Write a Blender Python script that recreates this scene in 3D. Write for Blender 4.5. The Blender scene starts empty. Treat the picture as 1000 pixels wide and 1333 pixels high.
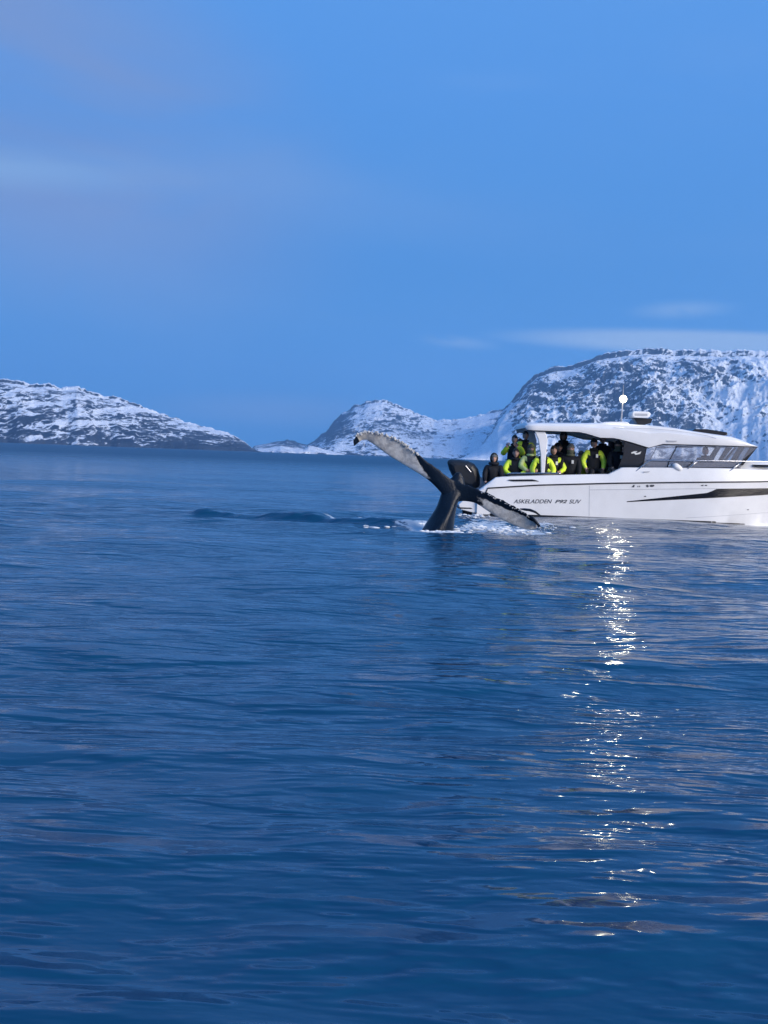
import bpy, bmesh, math, random
import numpy as np
from mathutils import Vector, Matrix, kdtree
random.seed(7); np.random.seed(7)
S = bpy.context.scene
COL = S.collection
R = math.radians

# ------------------------------------------------------------------ camera
FPX = 1500.0                       # focal length in pixels of the 1000 x 1333 frame
CAMH = 1.6
PITCH = math.atan(73/FPX); ROLL = math.atan(0.0365)
F = Vector((0, math.cos(PITCH), -math.sin(PITCH)))
U0 = Vector((0, math.sin(PITCH), math.cos(PITCH)))
R0 = Vector((1, 0, 0))
RC = R0*math.cos(ROLL) + U0*math.sin(ROLL)
UC = -R0*math.sin(ROLL) + U0*math.cos(ROLL)
cd = bpy.data.cameras.new('camera'); cam = bpy.data.objects.new('camera', cd); COL.objects.link(cam)
cd.sensor_fit = 'VERTICAL'; cd.sensor_height = 36; cd.lens = 36*FPX/1333.0
cd.clip_start = 0.1; cd.clip_end = 40000
m = Matrix((RC, UC, -F)).transposed().to_4x4(); m.translation = (0, 0, CAMH)
cam.matrix_world = m
S.camera = cam

# ------------------------------------------------------------------ light, sky, exposure
SUN_ELEV, SUN_AZ = R(17), R(127)        # azimuth clockwise from +Y: behind the camera, to the right
S.view_settings.view_transform = 'Standard'; S.view_settings.look = 'None'
S.view_settings.gamma = 1; S.view_settings.use_curve_mapping = False
S.view_settings.exposure = 0.12
sd = bpy.data.lights.new('sun', 'SUN'); sd.energy = 5.0; sd.angle = R(44); sd.color = (1.0, 0.90, 0.80)
sun = bpy.data.objects.new('sun', sd); COL.objects.link(sun)
sdir = Vector((math.sin(SUN_AZ)*math.cos(SUN_ELEV), math.cos(SUN_AZ)*math.cos(SUN_ELEV), math.sin(SUN_ELEV)))
sun.rotation_euler = sdir.to_track_quat('Z', 'Y').to_euler()

class NT:
    def __init__(s, tree): s.t = tree
    def n(s, typ, **kw):
        nd = s.t.nodes.new(typ)
        ins = kw.pop('ins', {})
        for k, v in kw.items(): setattr(nd, k, v)
        for k, v in ins.items():
            if isinstance(v, bpy.types.NodeSocket): s.t.links.new(v, nd.inputs[k])
            else: nd.inputs[k].default_value = v
        return nd
    def math(s, op, a, b=None, c=None, clamp=False):
        nd = s.t.nodes.new('ShaderNodeMath'); nd.operation = op; nd.use_clamp = clamp
        for i, v in enumerate((a, b, c)):
            if v is None: continue
            if isinstance(v, bpy.types.NodeSocket): s.t.links.new(v, nd.inputs[i])
            else: nd.inputs[i].default_value = v
        return nd.outputs[0]
    def vmath(s, op, a, b=None, scale=None):
        nd = s.t.nodes.new('ShaderNodeVectorMath'); nd.operation = op
        for i, v in enumerate((a, b)):
            if v is None: continue
            if isinstance(v, bpy.types.NodeSocket): s.t.links.new(v, nd.inputs[i])
            else: nd.inputs[i].default_value = v
        if scale is not None:
            if isinstance(scale, bpy.types.NodeSocket): s.t.links.new(scale, nd.inputs['Scale'])
            else: nd.inputs['Scale'].default_value = scale
        return nd.outputs[1] if op in ('LENGTH', 'DOT_PRODUCT') else nd.outputs[0]
    def mix(s, f, a, b):
        nd = s.t.nodes.new('ShaderNodeMix'); nd.data_type = 'RGBA'
        for k, v in ((0, f), (6, a), (7, b)):
            if isinstance(v, bpy.types.NodeSocket): s.t.links.new(v, nd.inputs[k])
            else: nd.inputs[k].default_value = v if k == 0 else (v if len(v) == 4 else (*v, 1))
        return nd.outputs[2]
    def ramp(s, f, stops, interp='LINEAR'):
        nd = s.t.nodes.new('ShaderNodeValToRGB'); s.t.links.new(f, nd.inputs[0])
        e = nd.color_ramp.elements; nd.color_ramp.interpolation = interp
        while len(e) < len(stops): e.new(0.5)
        for i, (p, c) in enumerate(stops):
            e[i].position = p; e[i].color = (c, c, c, 1) if isinstance(c, (int, float)) else (*c, 1)
        return nd.outputs[0]
    def sstep(s, x, a, b):
        nd = s.t.nodes.new('ShaderNodeMapRange'); nd.interpolation_type = 'SMOOTHSTEP'
        s.t.links.new(x, nd.inputs[0]); nd.inputs[1].default_value = a; nd.inputs[2].default_value = b
        return nd.outputs[0]
    def link(s, a, b): s.t.links.new(a, b)

def lin(*c): return tuple((v/255/12.92 if v/255 <= .04045 else ((v/255+.055)/1.055)**2.4) for v in c)

W = bpy.data.worlds.new('World'); S.world = W; W.use_nodes = True
W.node_tree.nodes.clear(); g = NT(W.node_tree)
tc = g.n('ShaderNodeTexCoord')
D = g.vmath('NORMALIZE', tc.outputs['Generated'])
sp = g.n('ShaderNodeSeparateXYZ', ins={0: D})
X, Y, Z = sp.outputs
sky = g.n('ShaderNodeTexSky', sky_type='NISHITA', sun_disc=False, sun_elevation=R(4), sun_rotation=SUN_AZ,
          altitude=0, air_density=1.0, dust_density=0.6, ozone_density=5.0)
# blue twilight: how the blue deepens towards the horizon
grad = g.ramp(g.math('MAXIMUM', Z, 0.0), [(0.0, lin(74, 148, 220)), (0.06, lin(80, 153, 226)), (0.16, lin(83, 152, 227)),
                                        (0.30, lin(90, 157, 236)), (0.45, lin(98, 163, 242)), (1.0, lin(88, 148, 230))])
base = g.mix(0.06, grad, g.vmath('MULTIPLY', sky.outputs[0], (0.14, 0.14, 0.14)))
# warm band of the low sun behind the camera
sdot = g.vmath('DOT_PRODUCT', D, tuple(Vector((sdir.x, sdir.y, 0)).normalized()))
glow = g.math('MULTIPLY', g.sstep(sdot, 0.0, 1.0), g.math('SUBTRACT', 1.0, g.sstep(Z, 0.0, 0.45)))
base = g.mix(glow, base, lin(206, 200, 216))
# thin clouds: position of each by azimuth (x/y) and elevation (z/y)
ax = g.math('DIVIDE', X, g.math('MAXIMUM', Y, 0.05)); el = g.math('DIVIDE', Z, g.math('MAXIMUM', Y, 0.05))
cv = g.n('ShaderNodeCombineXYZ', ins={0: ax, 1: el})
def streak(sc, sy, det, off, rot=0.0, dist=0.6):
    mp = g.n('ShaderNodeMapping', ins={'Vector': cv.outputs[0], 'Location': (off, off*.7, 0), 'Rotation': (0, 0, rot), 'Scale': (sc, sc*sy, 1)})
    return g.n('ShaderNodeTexNoise', ins={'Vector': mp.outputs[0], 'Scale': 1.0, 'Detail': det, 'Roughness': 0.5, 'Distortion': dist}).outputs[0]
def blob(cx, cy, rx, ry, rot=0.0, core=0.0):
    c, s_ = math.cos(rot), math.sin(rot)
    dx = g.math('SUBTRACT', ax, cx); dy = g.math('SUBTRACT', el, cy)
    u = g.math('DIVIDE', g.math('ADD', g.math('MULTIPLY', dx, c), g.math('MULTIPLY', dy, s_)), rx)
    v = g.math('DIVIDE', g.math('SUBTRACT', g.math('MULTIPLY', dy, c), g.math('MULTIPLY', dx, s_)), ry)
    r = g.math('SQRT', g.math('ADD', g.math('POWER', g.math('ABSOLUTE', u), 2.0), g.math('POWER', g.math('ABSOLUTE', v), 2.0)))
    return g.math('SUBTRACT', 1.0, g.sstep(r, core, 1.0))
front = g.sstep(Y, 0.05, 0.3)
col = base
def cloud(col, b, nz, lo, hi, amt, c):
    f = g.math('MULTIPLY', g.math('MULTIPLY', b, g.sstep(nz, lo, hi)), g.math('MULTIPLY', front, amt))
    return g.mix(f, col, c)
col = cloud(col, blob(-0.34, 0.30, 0.38, 0.20, -0.45, 0.2), streak(2.6, 1.8, 6, 3.1), 0.15, 0.48, 1.0, lin(126, 154, 207))
col = cloud(col, blob(-0.34, 0.235, 0.22, 0.028, -0.02), streak(5, 4, 4, 8.3), 0.12, 0.5, 0.75, lin(138, 178, 227))
col = cloud(col, blob(-0.05, 0.22, 0.35, 0.05, -0.12), streak(3, 3, 4, 1.7), 0.35, 0.7, 0.25, lin(124, 164, 222))
col = cloud(col, blob(0.22, 0.33, 0.4, 0.05, 0.05), streak(3, 5, 3, 5.7, 0.1), 0.45, 0.75, 0.25, lin(128, 174, 238))
col = cloud(col, blob(0.30, 0.107, 0.24, 0.0145, 0.0, 0.45), streak(6, 6, 6, 2.2, 0.05, 1.2), 0.12, 0.42, 1.0, lin(160, 192, 232))
col = cloud(col, blob(0.25, 0.135, 0.06, 0.011, 0.08), streak(30, 4, 4, 6.1), 0.25, 0.5, 0.8, lin(134, 176, 228))
col = cloud(col, blob(0.06, 0.100, 0.045, 0.008, -0.06), streak(24, 4, 4, 4.4), 0.25, 0.5, 0.7, lin(134, 176, 228))
col = cloud(col, blob(-0.10, 0.036, 0.16, 0.022, 0.0), streak(8, 5, 4, 9.4), 0.2, 0.5, 0.8, lin(112, 158, 216))
# large soft unevenness all round
big = g.n('ShaderNodeTexNoise', ins={'Vector': g.vmath('MULTIPLY', D, (2.0, 2.0, 6.0)), 'Scale': 1.0, 'Detail': 4.0})
col = g.mix(g.math('MULTIPLY', g.sstep(big.outputs[0], 0.48, 0.75), 0.14), col, lin(150, 182, 228))
bg = g.n('ShaderNodeBackground', ins={'Color': col, 'Strength': 0.91})
wo = g.n('ShaderNodeOutputWorld'); g.link(bg.outputs[0], wo.inputs[0])

S.cycles.max_bounces = 8; S.cycles.transparent_max_bounces = 16; S.cycles.volume_bounces = 1
S.cycles.sample_clamp_indirect = 6

# ------------------------------------------------------------------ helpers
def ray(px, py): return F*FPX + RC*(px-500) - UC*(py-666.5)
def at(px, py, y):                    # world point seen at photo pixel (px, py), y metres ahead
    d = ray(px, py); t = y/d.y
    return Vector((d.x*t, y, CAMH + d.z*t))
def on_water(px, py):
    d = ray(px, py); t = -CAMH/d.z
    return Vector((d.x*t, d.y*t, 0))

def tag(o, label=None, cat=None, group=None, kind=None):
    if label: o['label'] = label
    if cat: o['category'] = cat
    if group: o['group'] = group
    if kind: o['kind'] = kind
    return o
def empty(name, loc):
    o = bpy.data.objects.new(name, None); o.location = loc; o.empty_display_size = .2; COL.objects.link(o); return o
def mesh_obj(name, verts, faces, mat, parent=None, smooth=False, off=None, mats=None, bev=0, sub=0):
    """verts are world points; off = world location of the parent empty"""
    if off is None and parent is not None:
        off = Vector((0, 0, 0)); q = parent
        while q: off = off + q.location; q = q.parent
    me = bpy.data.meshes.new(name)
    off = off or Vector((0, 0, 0))
    me.from_pydata([tuple(Vector(v)-off) for v in verts], [], faces)
    for mm in (mats or [mat]): me.materials.append(mm)
    bm = bmesh.new(); bm.from_mesh(me); bmesh.ops.recalc_face_normals(bm, faces=bm.faces); bm.to_mesh(me); bm.free()
    if smooth: me.shade_smooth()
    o = bpy.data.objects.new(name, me); COL.objects.link(o)
    if parent: o.parent = parent
    if bev:
        b = o.modifiers.new('b', 'BEVEL'); b.width = bev; b.segments = 2; b.limit_method = 'ANGLE'; b.angle_limit = R(35)
    if sub:
        b = o.modifiers.new('s', 'SUBSURF'); b.levels = sub; b.render_levels = sub
    return o
class MB:
    def __init__(s): s.v = []; s.f = []
    def add(s, v, f):
        k = len(s.v); s.v += [Vector(q) for q in v]; s.f += [tuple(i+k for i in q) for q in f]
    def box(s, a, b):
        x0, y0, z0 = a; x1, y1, z1 = b
        s.add([(x0,y0,z0),(x1,y0,z0),(x1,y1,z0),(x0,y1,z0),(x0,y0,z1),(x1,y0,z1),(x1,y1,z1),(x0,y1,z1)],
              [(0,3,2,1),(4,5,6,7),(0,1,5,4),(1,2,6,5),(2,3,7,6),(3,0,4,7)])
    def prism(s, prof, y0, y1):            # prof: list of (x, z)
        n = len(prof)
        s.add([(x, y0, z) for x, z in prof]+[(x, y1, z) for x, z in prof],
              [tuple(range(n)), tuple(range(2*n-1, n-1, -1))]+[(i, i+n, (i+1) % n+n, (i+1) % n) for i in range(n)])
    def tube(s, pts, r, seg=8, cap=True):
        pts = [Vector(p) for p in pts]; n = len(pts); rs = r if isinstance(r, (list, tuple)) else [r]*n
        rings = []; up = Vector((0, 1, 0.02)).normalized()
        for i, p in enumerate(pts):
            t = (pts[min(i+1, n-1)]-pts[max(i-1, 0)]).normalized()
            a = up - t*up.dot(t)
            if a.length < .1: a = Vector((1, 0, 0)) - t*t.x
            a.normalize(); b = t.cross(a)
            rings.append([p + (a*math.cos(2*math.pi*k/seg)+b*math.sin(2*math.pi*k/seg))*rs[i] for k in range(seg)])
            up = a
        v = [q for rg in rings for q in rg]; f = []
        for i in range(n-1):
            for k in range(seg): f.append((i*seg+k, i*seg+(k+1) % seg, (i+1)*seg+(k+1) % seg, (i+1)*seg+k))
        if cap: f += [tuple(range(seg-1, -1, -1)), tuple((n-1)*seg+k for k in range(seg))]
        s.add(v, f)
    def ball(s, c, r, seg=12, rings=8):
        c = Vector(c); r = Vector(r) if hasattr(r, '__len__') else Vector((r, r, r)); v = [c+Vector((0, 0, r.z))]; f = []
        for i in range(1, rings):
            th = math.pi*i/rings
            for k in range(seg):
                ph = 2*math.pi*k/seg
                v.append(c+Vector((r.x*math.sin(th)*math.cos(ph), r.y*math.sin(th)*math.sin(ph), r.z*math.cos(th))))
        v.append(c-Vector((0, 0, r.z))); L = len(v)-1
        for k in range(seg):
            f.append((0, 1+k, 1+(k+1) % seg)); f.append((L, 1+(rings-2)*seg+(k+1) % seg, 1+(rings-2)*seg+k))
            for i in range(rings-2):
                a = 1+i*seg; f.append((a+k, a+seg+k, a+seg+(k+1) % seg, a+(k+1) % seg))
        s.add(v, f)
    def grid(s, rows):
        n = len(rows[0]); v = [q for rw in rows for q in rw]; f = []
        for i in range(len(rows)-1):
            for k in range(n-1): f.append((i*n+k, i*n+k+1, (i+1)*n+k+1, (i+1)*n+k))
        s.add(v, f)
    def build(s, name, mat, parent=None, **k): return mesh_obj(name, s.v, s.f, mat, parent, **k)

def fast_grid(name, P, mat, wrap=False, attrs={}):
    """P: (rows, cols, 3) array -> quad mesh"""
    nr, nc, _ = P.shape
    me = bpy.data.meshes.new(name)
    idx = np.arange(nr*nc).reshape(nr, nc)
    if wrap: idx = np.concatenate([idx, idx[:, :1]], 1)
    q = np.stack([idx[:-1, :-1], idx[:-1, 1:], idx[1:, 1:], idx[1:, :-1]], -1).reshape(-1, 4)
    me.vertices.add(nr*nc); me.vertices.foreach_set('co', P.astype(np.float32).ravel())
    me.loops.add(q.size); me.loops.foreach_set('vertex_index', q.astype(np.int32).ravel())
    me.polygons.add(len(q)); me.polygons.foreach_set('loop_start', np.arange(0, q.size, 4, dtype=np.int32))
    me.polygons.foreach_set('loop_total', np.full(len(q), 4, np.int32))
    me.update(calc_edges=True); me.validate(); me.shade_smooth()
    for k, a in attrs.items():
        at_ = me.attributes.new(k, 'FLOAT', 'POINT'); at_.data.foreach_set('value', a.astype(np.float32).ravel())
    me.materials.append(mat)
    o = bpy.data.objects.new(name, me); COL.objects.link(o); return o

_tab = np.random.RandomState(3).rand(256, 256)*2*np.pi
def pnoise(x, y):
    xi = np.floor(x).astype(int); yi = np.floor(y).astype(int); xf = x-xi; yf = y-yi
    u = xf**3*(xf*(xf*6-15)+10); v = yf**3*(yf*(yf*6-15)+10)
    def gr(ix, iy, dx, dy):
        a = _tab[ix & 255, iy & 255]; return np.cos(a)*dx+np.sin(a)*dy
    n00 = gr(xi, yi, xf, yf); n10 = gr(xi+1, yi, xf-1, yf); n01 = gr(xi, yi+1, xf, yf-1); n11 = gr(xi+1, yi+1, xf-1, yf-1)
    return (n00*(1-u)+n10*u)*(1-v)+(n01*(1-u)+n11*u)*v
def fbm(x, y, o=5, gain=.5, ridged=False):
    s = 0; a = 1; t = 0
    for i in range(o):
        n = pnoise(x*2**i+i*17.3, y*2**i+i*9.1)
        if ridged: n = 1-2*np.abs(n)*1.5
        s = s+a*n; t += a; a *= gain
    return s/t
def smooth(x, a, b):
    t = np.clip((x-a)/(b-a), 0, 1); return t*t*(3-2*t)

# ------------------------------------------------------------------ materials
def mat(name, color, rough=.5, spec=.5, metal=0, noise=0.0, nscale=8, bump=0.0, bscale=30, coat=0, color2=None, emit=None):
    M = bpy.data.materials.new(name); M.use_nodes = True; t = NT(M.node_tree)
    p = M.node_tree.nodes['Principled BSDF']
    p.inputs['Roughness'].default_value = rough; p.inputs['Metallic'].default_value = metal
    p.inputs['Specular IOR Level'].default_value = spec; p.inputs['Coat Weight'].default_value = coat
    p.inputs['Coat Roughness'].default_value = .08
    p.inputs['Base Color'].default_value = (*color, 1)
    tcn = t.n('ShaderNodeTexCoord')
    if noise or color2:
        nz = t.n('ShaderNodeTexNoise', ins={'Vector': tcn.outputs['Object'], 'Scale': nscale, 'Detail': 5.0, 'Roughness': .6})
        c2 = color2 or tuple(c*(1-noise) for c in color)
        t.link(t.mix(t.sstep(nz.outputs[0], .35, .68), color, c2), p.inputs['Base Color'])
        t.link(t.math('ADD', t.math('MULTIPLY', nz.outputs[0], .15), rough-.07), p.inputs['Roughness'])
    if bump:
        nb = t.n('ShaderNodeTexNoise', ins={'Vector': tcn.outputs['Object'], 'Scale': bscale, 'Detail': 3.0})
        b = t.n('ShaderNodeBump', ins={'Height': nb.outputs[0], 'Strength': bump, 'Distance': .02})
        t.link(b.outputs[0], p.inputs['Normal'])
    if emit:
        p.inputs['Emission Color'].default_value = (*emit[0], 1); p.inputs['Emission Strength'].default_value = emit[1]
    return M
gelcoat = mat('white_gelcoat', (.79, .79, .79), .36, .4, noise=.07, nscale=1.6, coat=.15)
gel_grey = mat('grey_gelcoat', (.42, .43, .46), .35, noise=.1)
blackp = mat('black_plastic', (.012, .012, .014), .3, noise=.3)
cowlm = mat('engine_cowl_black', (.010, .012, .016), .45, noise=.3)
blackgl = mat('black_gloss', (.008, .008, .01), .07, .6)
rubber = mat('dark_rubber', (.02, .02, .022), .6, noise=.3)
steel = mat('stainless_steel', (.62, .63, .65), .22, metal=1, noise=.1)
decal = mat('dark_lettering', (.05, .055, .07), .4)
deckm = mat('cockpit_deck', (.3, .3, .32), .6, noise=.2, bump=.3)
cushion = mat('grey_vinyl_cushion', (.22, .22, .24), .55, noise=.15, bump=.2)
suit = mat('black_suit_fabric', (.010, .012, .018), .75, .3, noise=.4, nscale=12, bump=.8, bscale=14)
hiviz = mat('fluorescent_yellow_fabric', (.80, .95, .09), .7, .3, color2=(.58, .80, .03), nscale=10, bump=.8, bscale=12)
paleviz = mat('faded_yellow_fabric', (.62, .70, .30), .7, .3, color2=(.45, .55, .18), nscale=10, bump=.8, bscale=12)
maroon = mat('maroon_fabric', (.07, .012, .016), .8, noise=.3, nscale=12, bump=.6, bscale=14)
beanie_grey = mat('grey_knit', (.16, .16, .15), .9, noise=.3, nscale=30, bump=.6, bscale=60)
beanie_olive = mat('olive_knit', (.12, .13, .085), .9, noise=.3, nscale=30, bump=.6, bscale=60)
beanie_black = mat('black_knit', (.012, .012, .015), .9, noise=.3, nscale=30, bump=.6, bscale=60)
hair_brown = mat('dark_brown_hair', (.03, .017, .011), .6, noise=.4, nscale=40)
skinm = mat('skin', (.52, .31, .24), .55, noise=.12, nscale=14)
eyem = mat('dark_eye', (.01, .01, .01), .2)
reflect = mat('reflective_tape', (.7, .7, .66), .3, noise=.1)
lipm = mat('lips', (.22, .07, .06), .5)

def glass_mat(name, tint, refl, rough=.03):
    M = bpy.data.materials.new(name); M.use_nodes = True; M.node_tree.nodes.clear(); t = NT(M.node_tree)
    tr = t.n('ShaderNodeBsdfTransparent', ins={'Color': (*tint, 1)})
    gl = t.n('ShaderNodeBsdfGlossy', ins={'Color': (1, 1, 1, 1), 'Roughness': rough})
    lw = t.n('ShaderNodeLayerWeight', ins={'Blend': .3})
    f = t.math('ADD', t.math('MULTIPLY', lw.outputs['Fresnel'], .6), refl, clamp=True)
    mx = t.n('ShaderNodeMixShader', ins={0: f, 1: tr.outputs[0], 2: gl.outputs[0]})
    o = t.n('ShaderNodeOutputMaterial'); t.link(mx.outputs[0], o.inputs[0]); return M
glass = glass_mat('window_glass', (.95, .95, .95), .13)
darkglass = glass_mat('dark_tinted_glass', (.06, .065, .08), .05)

# water: fine ripples as an explicit slope field, so that they stay sharp at any distance
def water_mat():
    M = bpy.data.materials.new('sea_water'); M.use_nodes = True; M.node_tree.nodes.clear(); t = NT(M.node_tree)
    geo = t.n('ShaderNodeNewGeometry'); P = geo.outputs['Position']
    def height(off):
        q = t.vmath('ADD', P, off) if any(off) else P
        def nz(sx_, sy_, dt, ro_):
            return t.n('ShaderNodeTexNoise', ins={'Vector': t.vmath('MULTIPLY', q, (sx_, sy_, 0)), 'Scale': 1.0, 'Detail': dt, 'Roughness': ro_}).outputs[0]
        a, b, c = nz(.6, 2.1, 2.0, .5), nz(2.0, 6.2, 2.0, .5), nz(5.0, 14.0, 2.0, .5)
        # separate little crests on a flatter surface
        h = t.math('ADD', t.math('MULTIPLY', t.sstep(a, .42, .80), .054), t.math('MULTIPLY', t.sstep(b, .44, .80), .027))
        return t.math('ADD', h, t.math('MULTIPLY', c, .0110))
    e = .012
    h0, hx, hy = height((0, 0, 0)), height((e, 0, 0)), height((0, e, 0))
    # calm and ruffled patches
    pt = t.n('ShaderNodeTexNoise', ins={'Vector': t.vmath('MULTIPLY', P, (.06, .20, 0)), 'Scale': 1.0, 'Detail': 4.0})
    amp = t.math('ADD', t.math('MULTIPLY', t.sstep(pt.outputs[0], .32, .68), .75), .55)
    k = t.math('MULTIPLY', amp, -1/e)
    sx = t.math('MULTIPLY', t.math('SUBTRACT', hx, h0), k); sy = t.math('MULTIPLY', t.math('SUBTRACT', hy, h0), k)
    sl = t.n('ShaderNodeCombineXYZ', ins={0: sx, 1: sy, 2: 0.0})
    N = t.vmath('NORMALIZE', t.vmath('ADD', geo.outputs['Normal'], sl.outputs[0]))
    # beyond about 150 m the ripples are smaller than can be told apart: they become roughness
    ro = t.math('ADD', t.math('MULTIPLY', t.sstep(t.vmath('LENGTH', P), 25.0, 260.0), .32), .09)
    w = t.n('ShaderNodeBsdfPrincipled', ins={'Base Color': (.0035, .054, .122, 1), 'Roughness': ro, 'IOR': 1.333, 'Normal': N})
    fo = t.n('ShaderNodeAttribute', attribute_name='foam')
    fn = t.n('ShaderNodeTexNoise', ins={'Vector': t.vmath('MULTIPLY', P, (3.6, 5.5, 1)), 'Scale': 1.0, 'Detail': 7.0, 'Roughness': .72, 'Distortion': .6})
    ff = t.math('ADD', fn.outputs[0], t.math('MULTIPLY', t.math('SUBTRACT', fo.outputs['Fac'], 1.0), .5))
    ff = t.math('MULTIPLY', t.sstep(ff, .43, .55), .8)
    fm = t.n('ShaderNodeBsdfPrincipled', ins={'Base Color': (.62, .68, .72, 1), 'Roughness': .6})
    mx = t.n('ShaderNodeMixShader', ins={0: ff, 1: w.outputs[0], 2: fm.outputs[0]})
    o = t.n('ShaderNodeOutputMaterial'); t.link(mx.outputs[0], o.inputs[0]); return M
WATER = water_mat()

def mountain_mat():
    M = bpy.data.materials.new('snow_and_rock'); M.use_nodes = True; t = NT(M.node_tree)
    p = M.node_tree.nodes['Principled BSDF']
    geo = t.n('ShaderNodeNewGeometry'); P = geo.outputs['Position']
    a = t.n('ShaderNodeAttribute', attribute_name='rock')
    mp = t.n('ShaderNodeMapping', ins={'Vector': P, 'Rotation': (0, R(32), 0)})
    n1 = t.n('ShaderNodeTexNoise', ins={'Vector': t.vmath('MULTIPLY', mp.outputs[0], (.030, .020, .058)), 'Scale': 1.0, 'Detail': 6.0, 'Roughness': .70, 'Distortion': .8})
    f = t.math('ADD', a.outputs['Fac'], t.math('MULTIPLY', t.math('SUBTRACT', n1.outputs[0], .5), 2.6))
    f = t.sstep(f, .40, .62)
    n2 = t.n('ShaderNodeTexNoise', ins={'Vector': t.vmath('MULTIPLY', P, (.006, .006, .01)), 'Scale': 1.0, 'Detail': 5.0, 'Roughness': .6})
    rock = t.mix(t.sstep(n2.outputs[0], .4, .6), (.014, .022, .038), (.038, .048, .066))
    snow = t.mix(t.sstep(n2.outputs[0], .35, .65), (.82, .86, .90), (.70, .75, .81))
    t.link(t.mix(f, snow, rock), p.inputs['Base Color'])
    p.inputs['Roughness'].default_value = .8; p.inputs['Specular IOR Level'].default_value = .2
    b = t.n('ShaderNodeBump', ins={'Height': n1.outputs[0], 'Strength': .7, 'Distance': 14.0}); t.link(b.outputs[0], p.inputs['Normal'])
    return M
MOUNT = mountain_mat()

# ------------------------------------------------------------------ mountains
def interp(pts, x):
    pts = sorted(pts); return np.interp(x, [p[0] for p in pts], [p[1] for p in pts])
def mountain(pts, d0, d1, nu, nv, rough, rockf, rsc, label, seed=0.0, prof=0.85, dirx=.6, gully=.12):
    u = np.linspace(pts[0][0], pts[-1][0], nu)
    sy = interp(pts, u)
    k = np.array([1, 3, 1])/5
    Z = np.zeros((nv, nu)); Xs = np.zeros((nv, nu)); Ys = np.zeros((nv, nu))
    dx = []; zt = []
    for a, b in zip(u, sy):
        d = ray(a, b); h = math.hypot(d.x, d.y); dx.append((d.x/h, d.y/h)); zt.append(CAMH+d.z/h*d1)
    dx = np.array(dx); zt = np.array(zt)
    jag = (fbm(u/17+seed, u*0+seed*3, 6, .62)*9-1.0)*d1/FPX
    zt = np.maximum(zt, 0)
    v = np.concatenate([np.linspace(0, 1, int(nv*.8))**1.0, 1+np.linspace(.02, .5, nv-int(nv*.8))])
    shore = d0*(1+.05*fbm(u/60+seed, u*0+1.3, 4))
    dist = shore[None, :]+(d1-shore)[None, :]*v[:, None]
    Xs = dx[None, :, 0]*dist; Ys = dx[None, :, 1]*dist
    s = np.where(v <= 1, v**prof, 1-(v-1)**1.2*1.2)[:, None]
    n = fbm(Xs/rsc+seed, Ys/rsc+seed*2, 7, .55)
    rg = fbm(Xs/(rsc*.7)+seed+5, Ys/(rsc*.7)-seed, 6, .55, True)
    tap = (np.clip(v, 0, 1)*(1-np.clip(v, 0, 1)))[:, None]*4*.85+.02
    Z = zt[None, :]*(s+rough*tap*(n*.9+(rg-.3)*.45))
    ang = CAMH+(zt[None, :]/d1)*dist*1.0-2          # nothing in front pokes over the ridge line
    lim = np.maximum(zt[None, :]*dist/d1, 1); q = Z/lim; q = np.where(q > .8, .8+.19*np.tanh((q-.8)/.19), q)
    Z = np.where(v[:, None] < .97, lim*q, Z)
    Z = Z+np.exp(-((v[:, None]-1)/.05)**2)*jag[None, :]*np.clip(zt/60, 0, 1)[None, :]
    Z = np.where(zt[None, :] < 1, np.minimum(Z, -1), Z)
    Z[0] = -3
    gz_v = np.gradient(Z, axis=0)/np.maximum(np.gradient(dist, axis=0), .1)
    gz_u = np.gradient(Z, axis=1)/np.maximum(np.hypot(np.gradient(Xs, axis=1), np.gradient(Ys, axis=1)), .1)
    slope = np.hypot(gz_v, gz_u)
    facing = gz_u
    U = np.broadcast_to(u[None, :], Z.shape); V = np.broadcast_to(v[:, None], Z.shape)
    ln = fbm((Xs*dirx+Z*2.0)/rsc*5+seed, (Z*3.2-Xs*.55)/rsc*5, 6, .62)
    rock = np.clip((slope-np.median(slope))*.6, -.35, .5)*(V < .985)+.24+ln*.95+rockf(U, V)
    rock = rock+.75*fbm(Xs/700+seed*3, Z/170+seed, 3)+gully*(fbm((Xs-.7*Z)/95+seed, Z/420, 4, .5, True)-.3)*3*np.clip(V*2, 0, 1)
    P = np.stack([Xs, Ys, Z], -1)
    o = fast_grid('mountain', P, MOUNT, attrs={'rock': rock})
    tag(o, label, kind='structure'); return o

mountain([(-330, 520), (-220, 470), (-100, 480), (0, 492), (20, 494), (45, 499), (60, 497), (82, 503), (100, 501), (120, 509), (135, 514), (150, 515), (175, 524),
          (200, 533), (230, 544), (262, 553), (290, 560), (305, 566), (318, 574), (328, 583), (345, 589), (352, 593)], 3000, 3900, 900, 260, .30,
         lambda U, V: .26+.26*smooth(U, 120, 290)*smooth(.75-V, 0, .3)+.22*smooth(.25-V, 0, .22)-.25*smooth(V, .8, 1.0)-.1*smooth(60-U, 0, 100), 420,
         'long snow covered mountain with bands of dark rock on the left shore', seed=2.0)
mountain([(318, 591), (332, 580), (345, 577), (360, 574), (375, 572), (390, 576), (400, 578), (412, 571), (425, 560), (436, 546), (448, 535), (462, 527), (480, 521),
          (498, 519), (512, 523), (525, 529), (545, 538), (565, 545), (590, 545), (615, 541), (640, 535), (665, 526), (700, 520), (800, 540), (900, 612)], 4300, 6200, 800, 240, .28,
         lambda U, V: .05-.05*smooth(V, .7, 1.0)+.12*smooth(455-U, 0, 30)+.25*smooth(.15-V, 0, .15), 600,
         'snowy pointed peak in the middle distance with a low shore at its left foot', seed=7.0, prof=.9)
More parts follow.
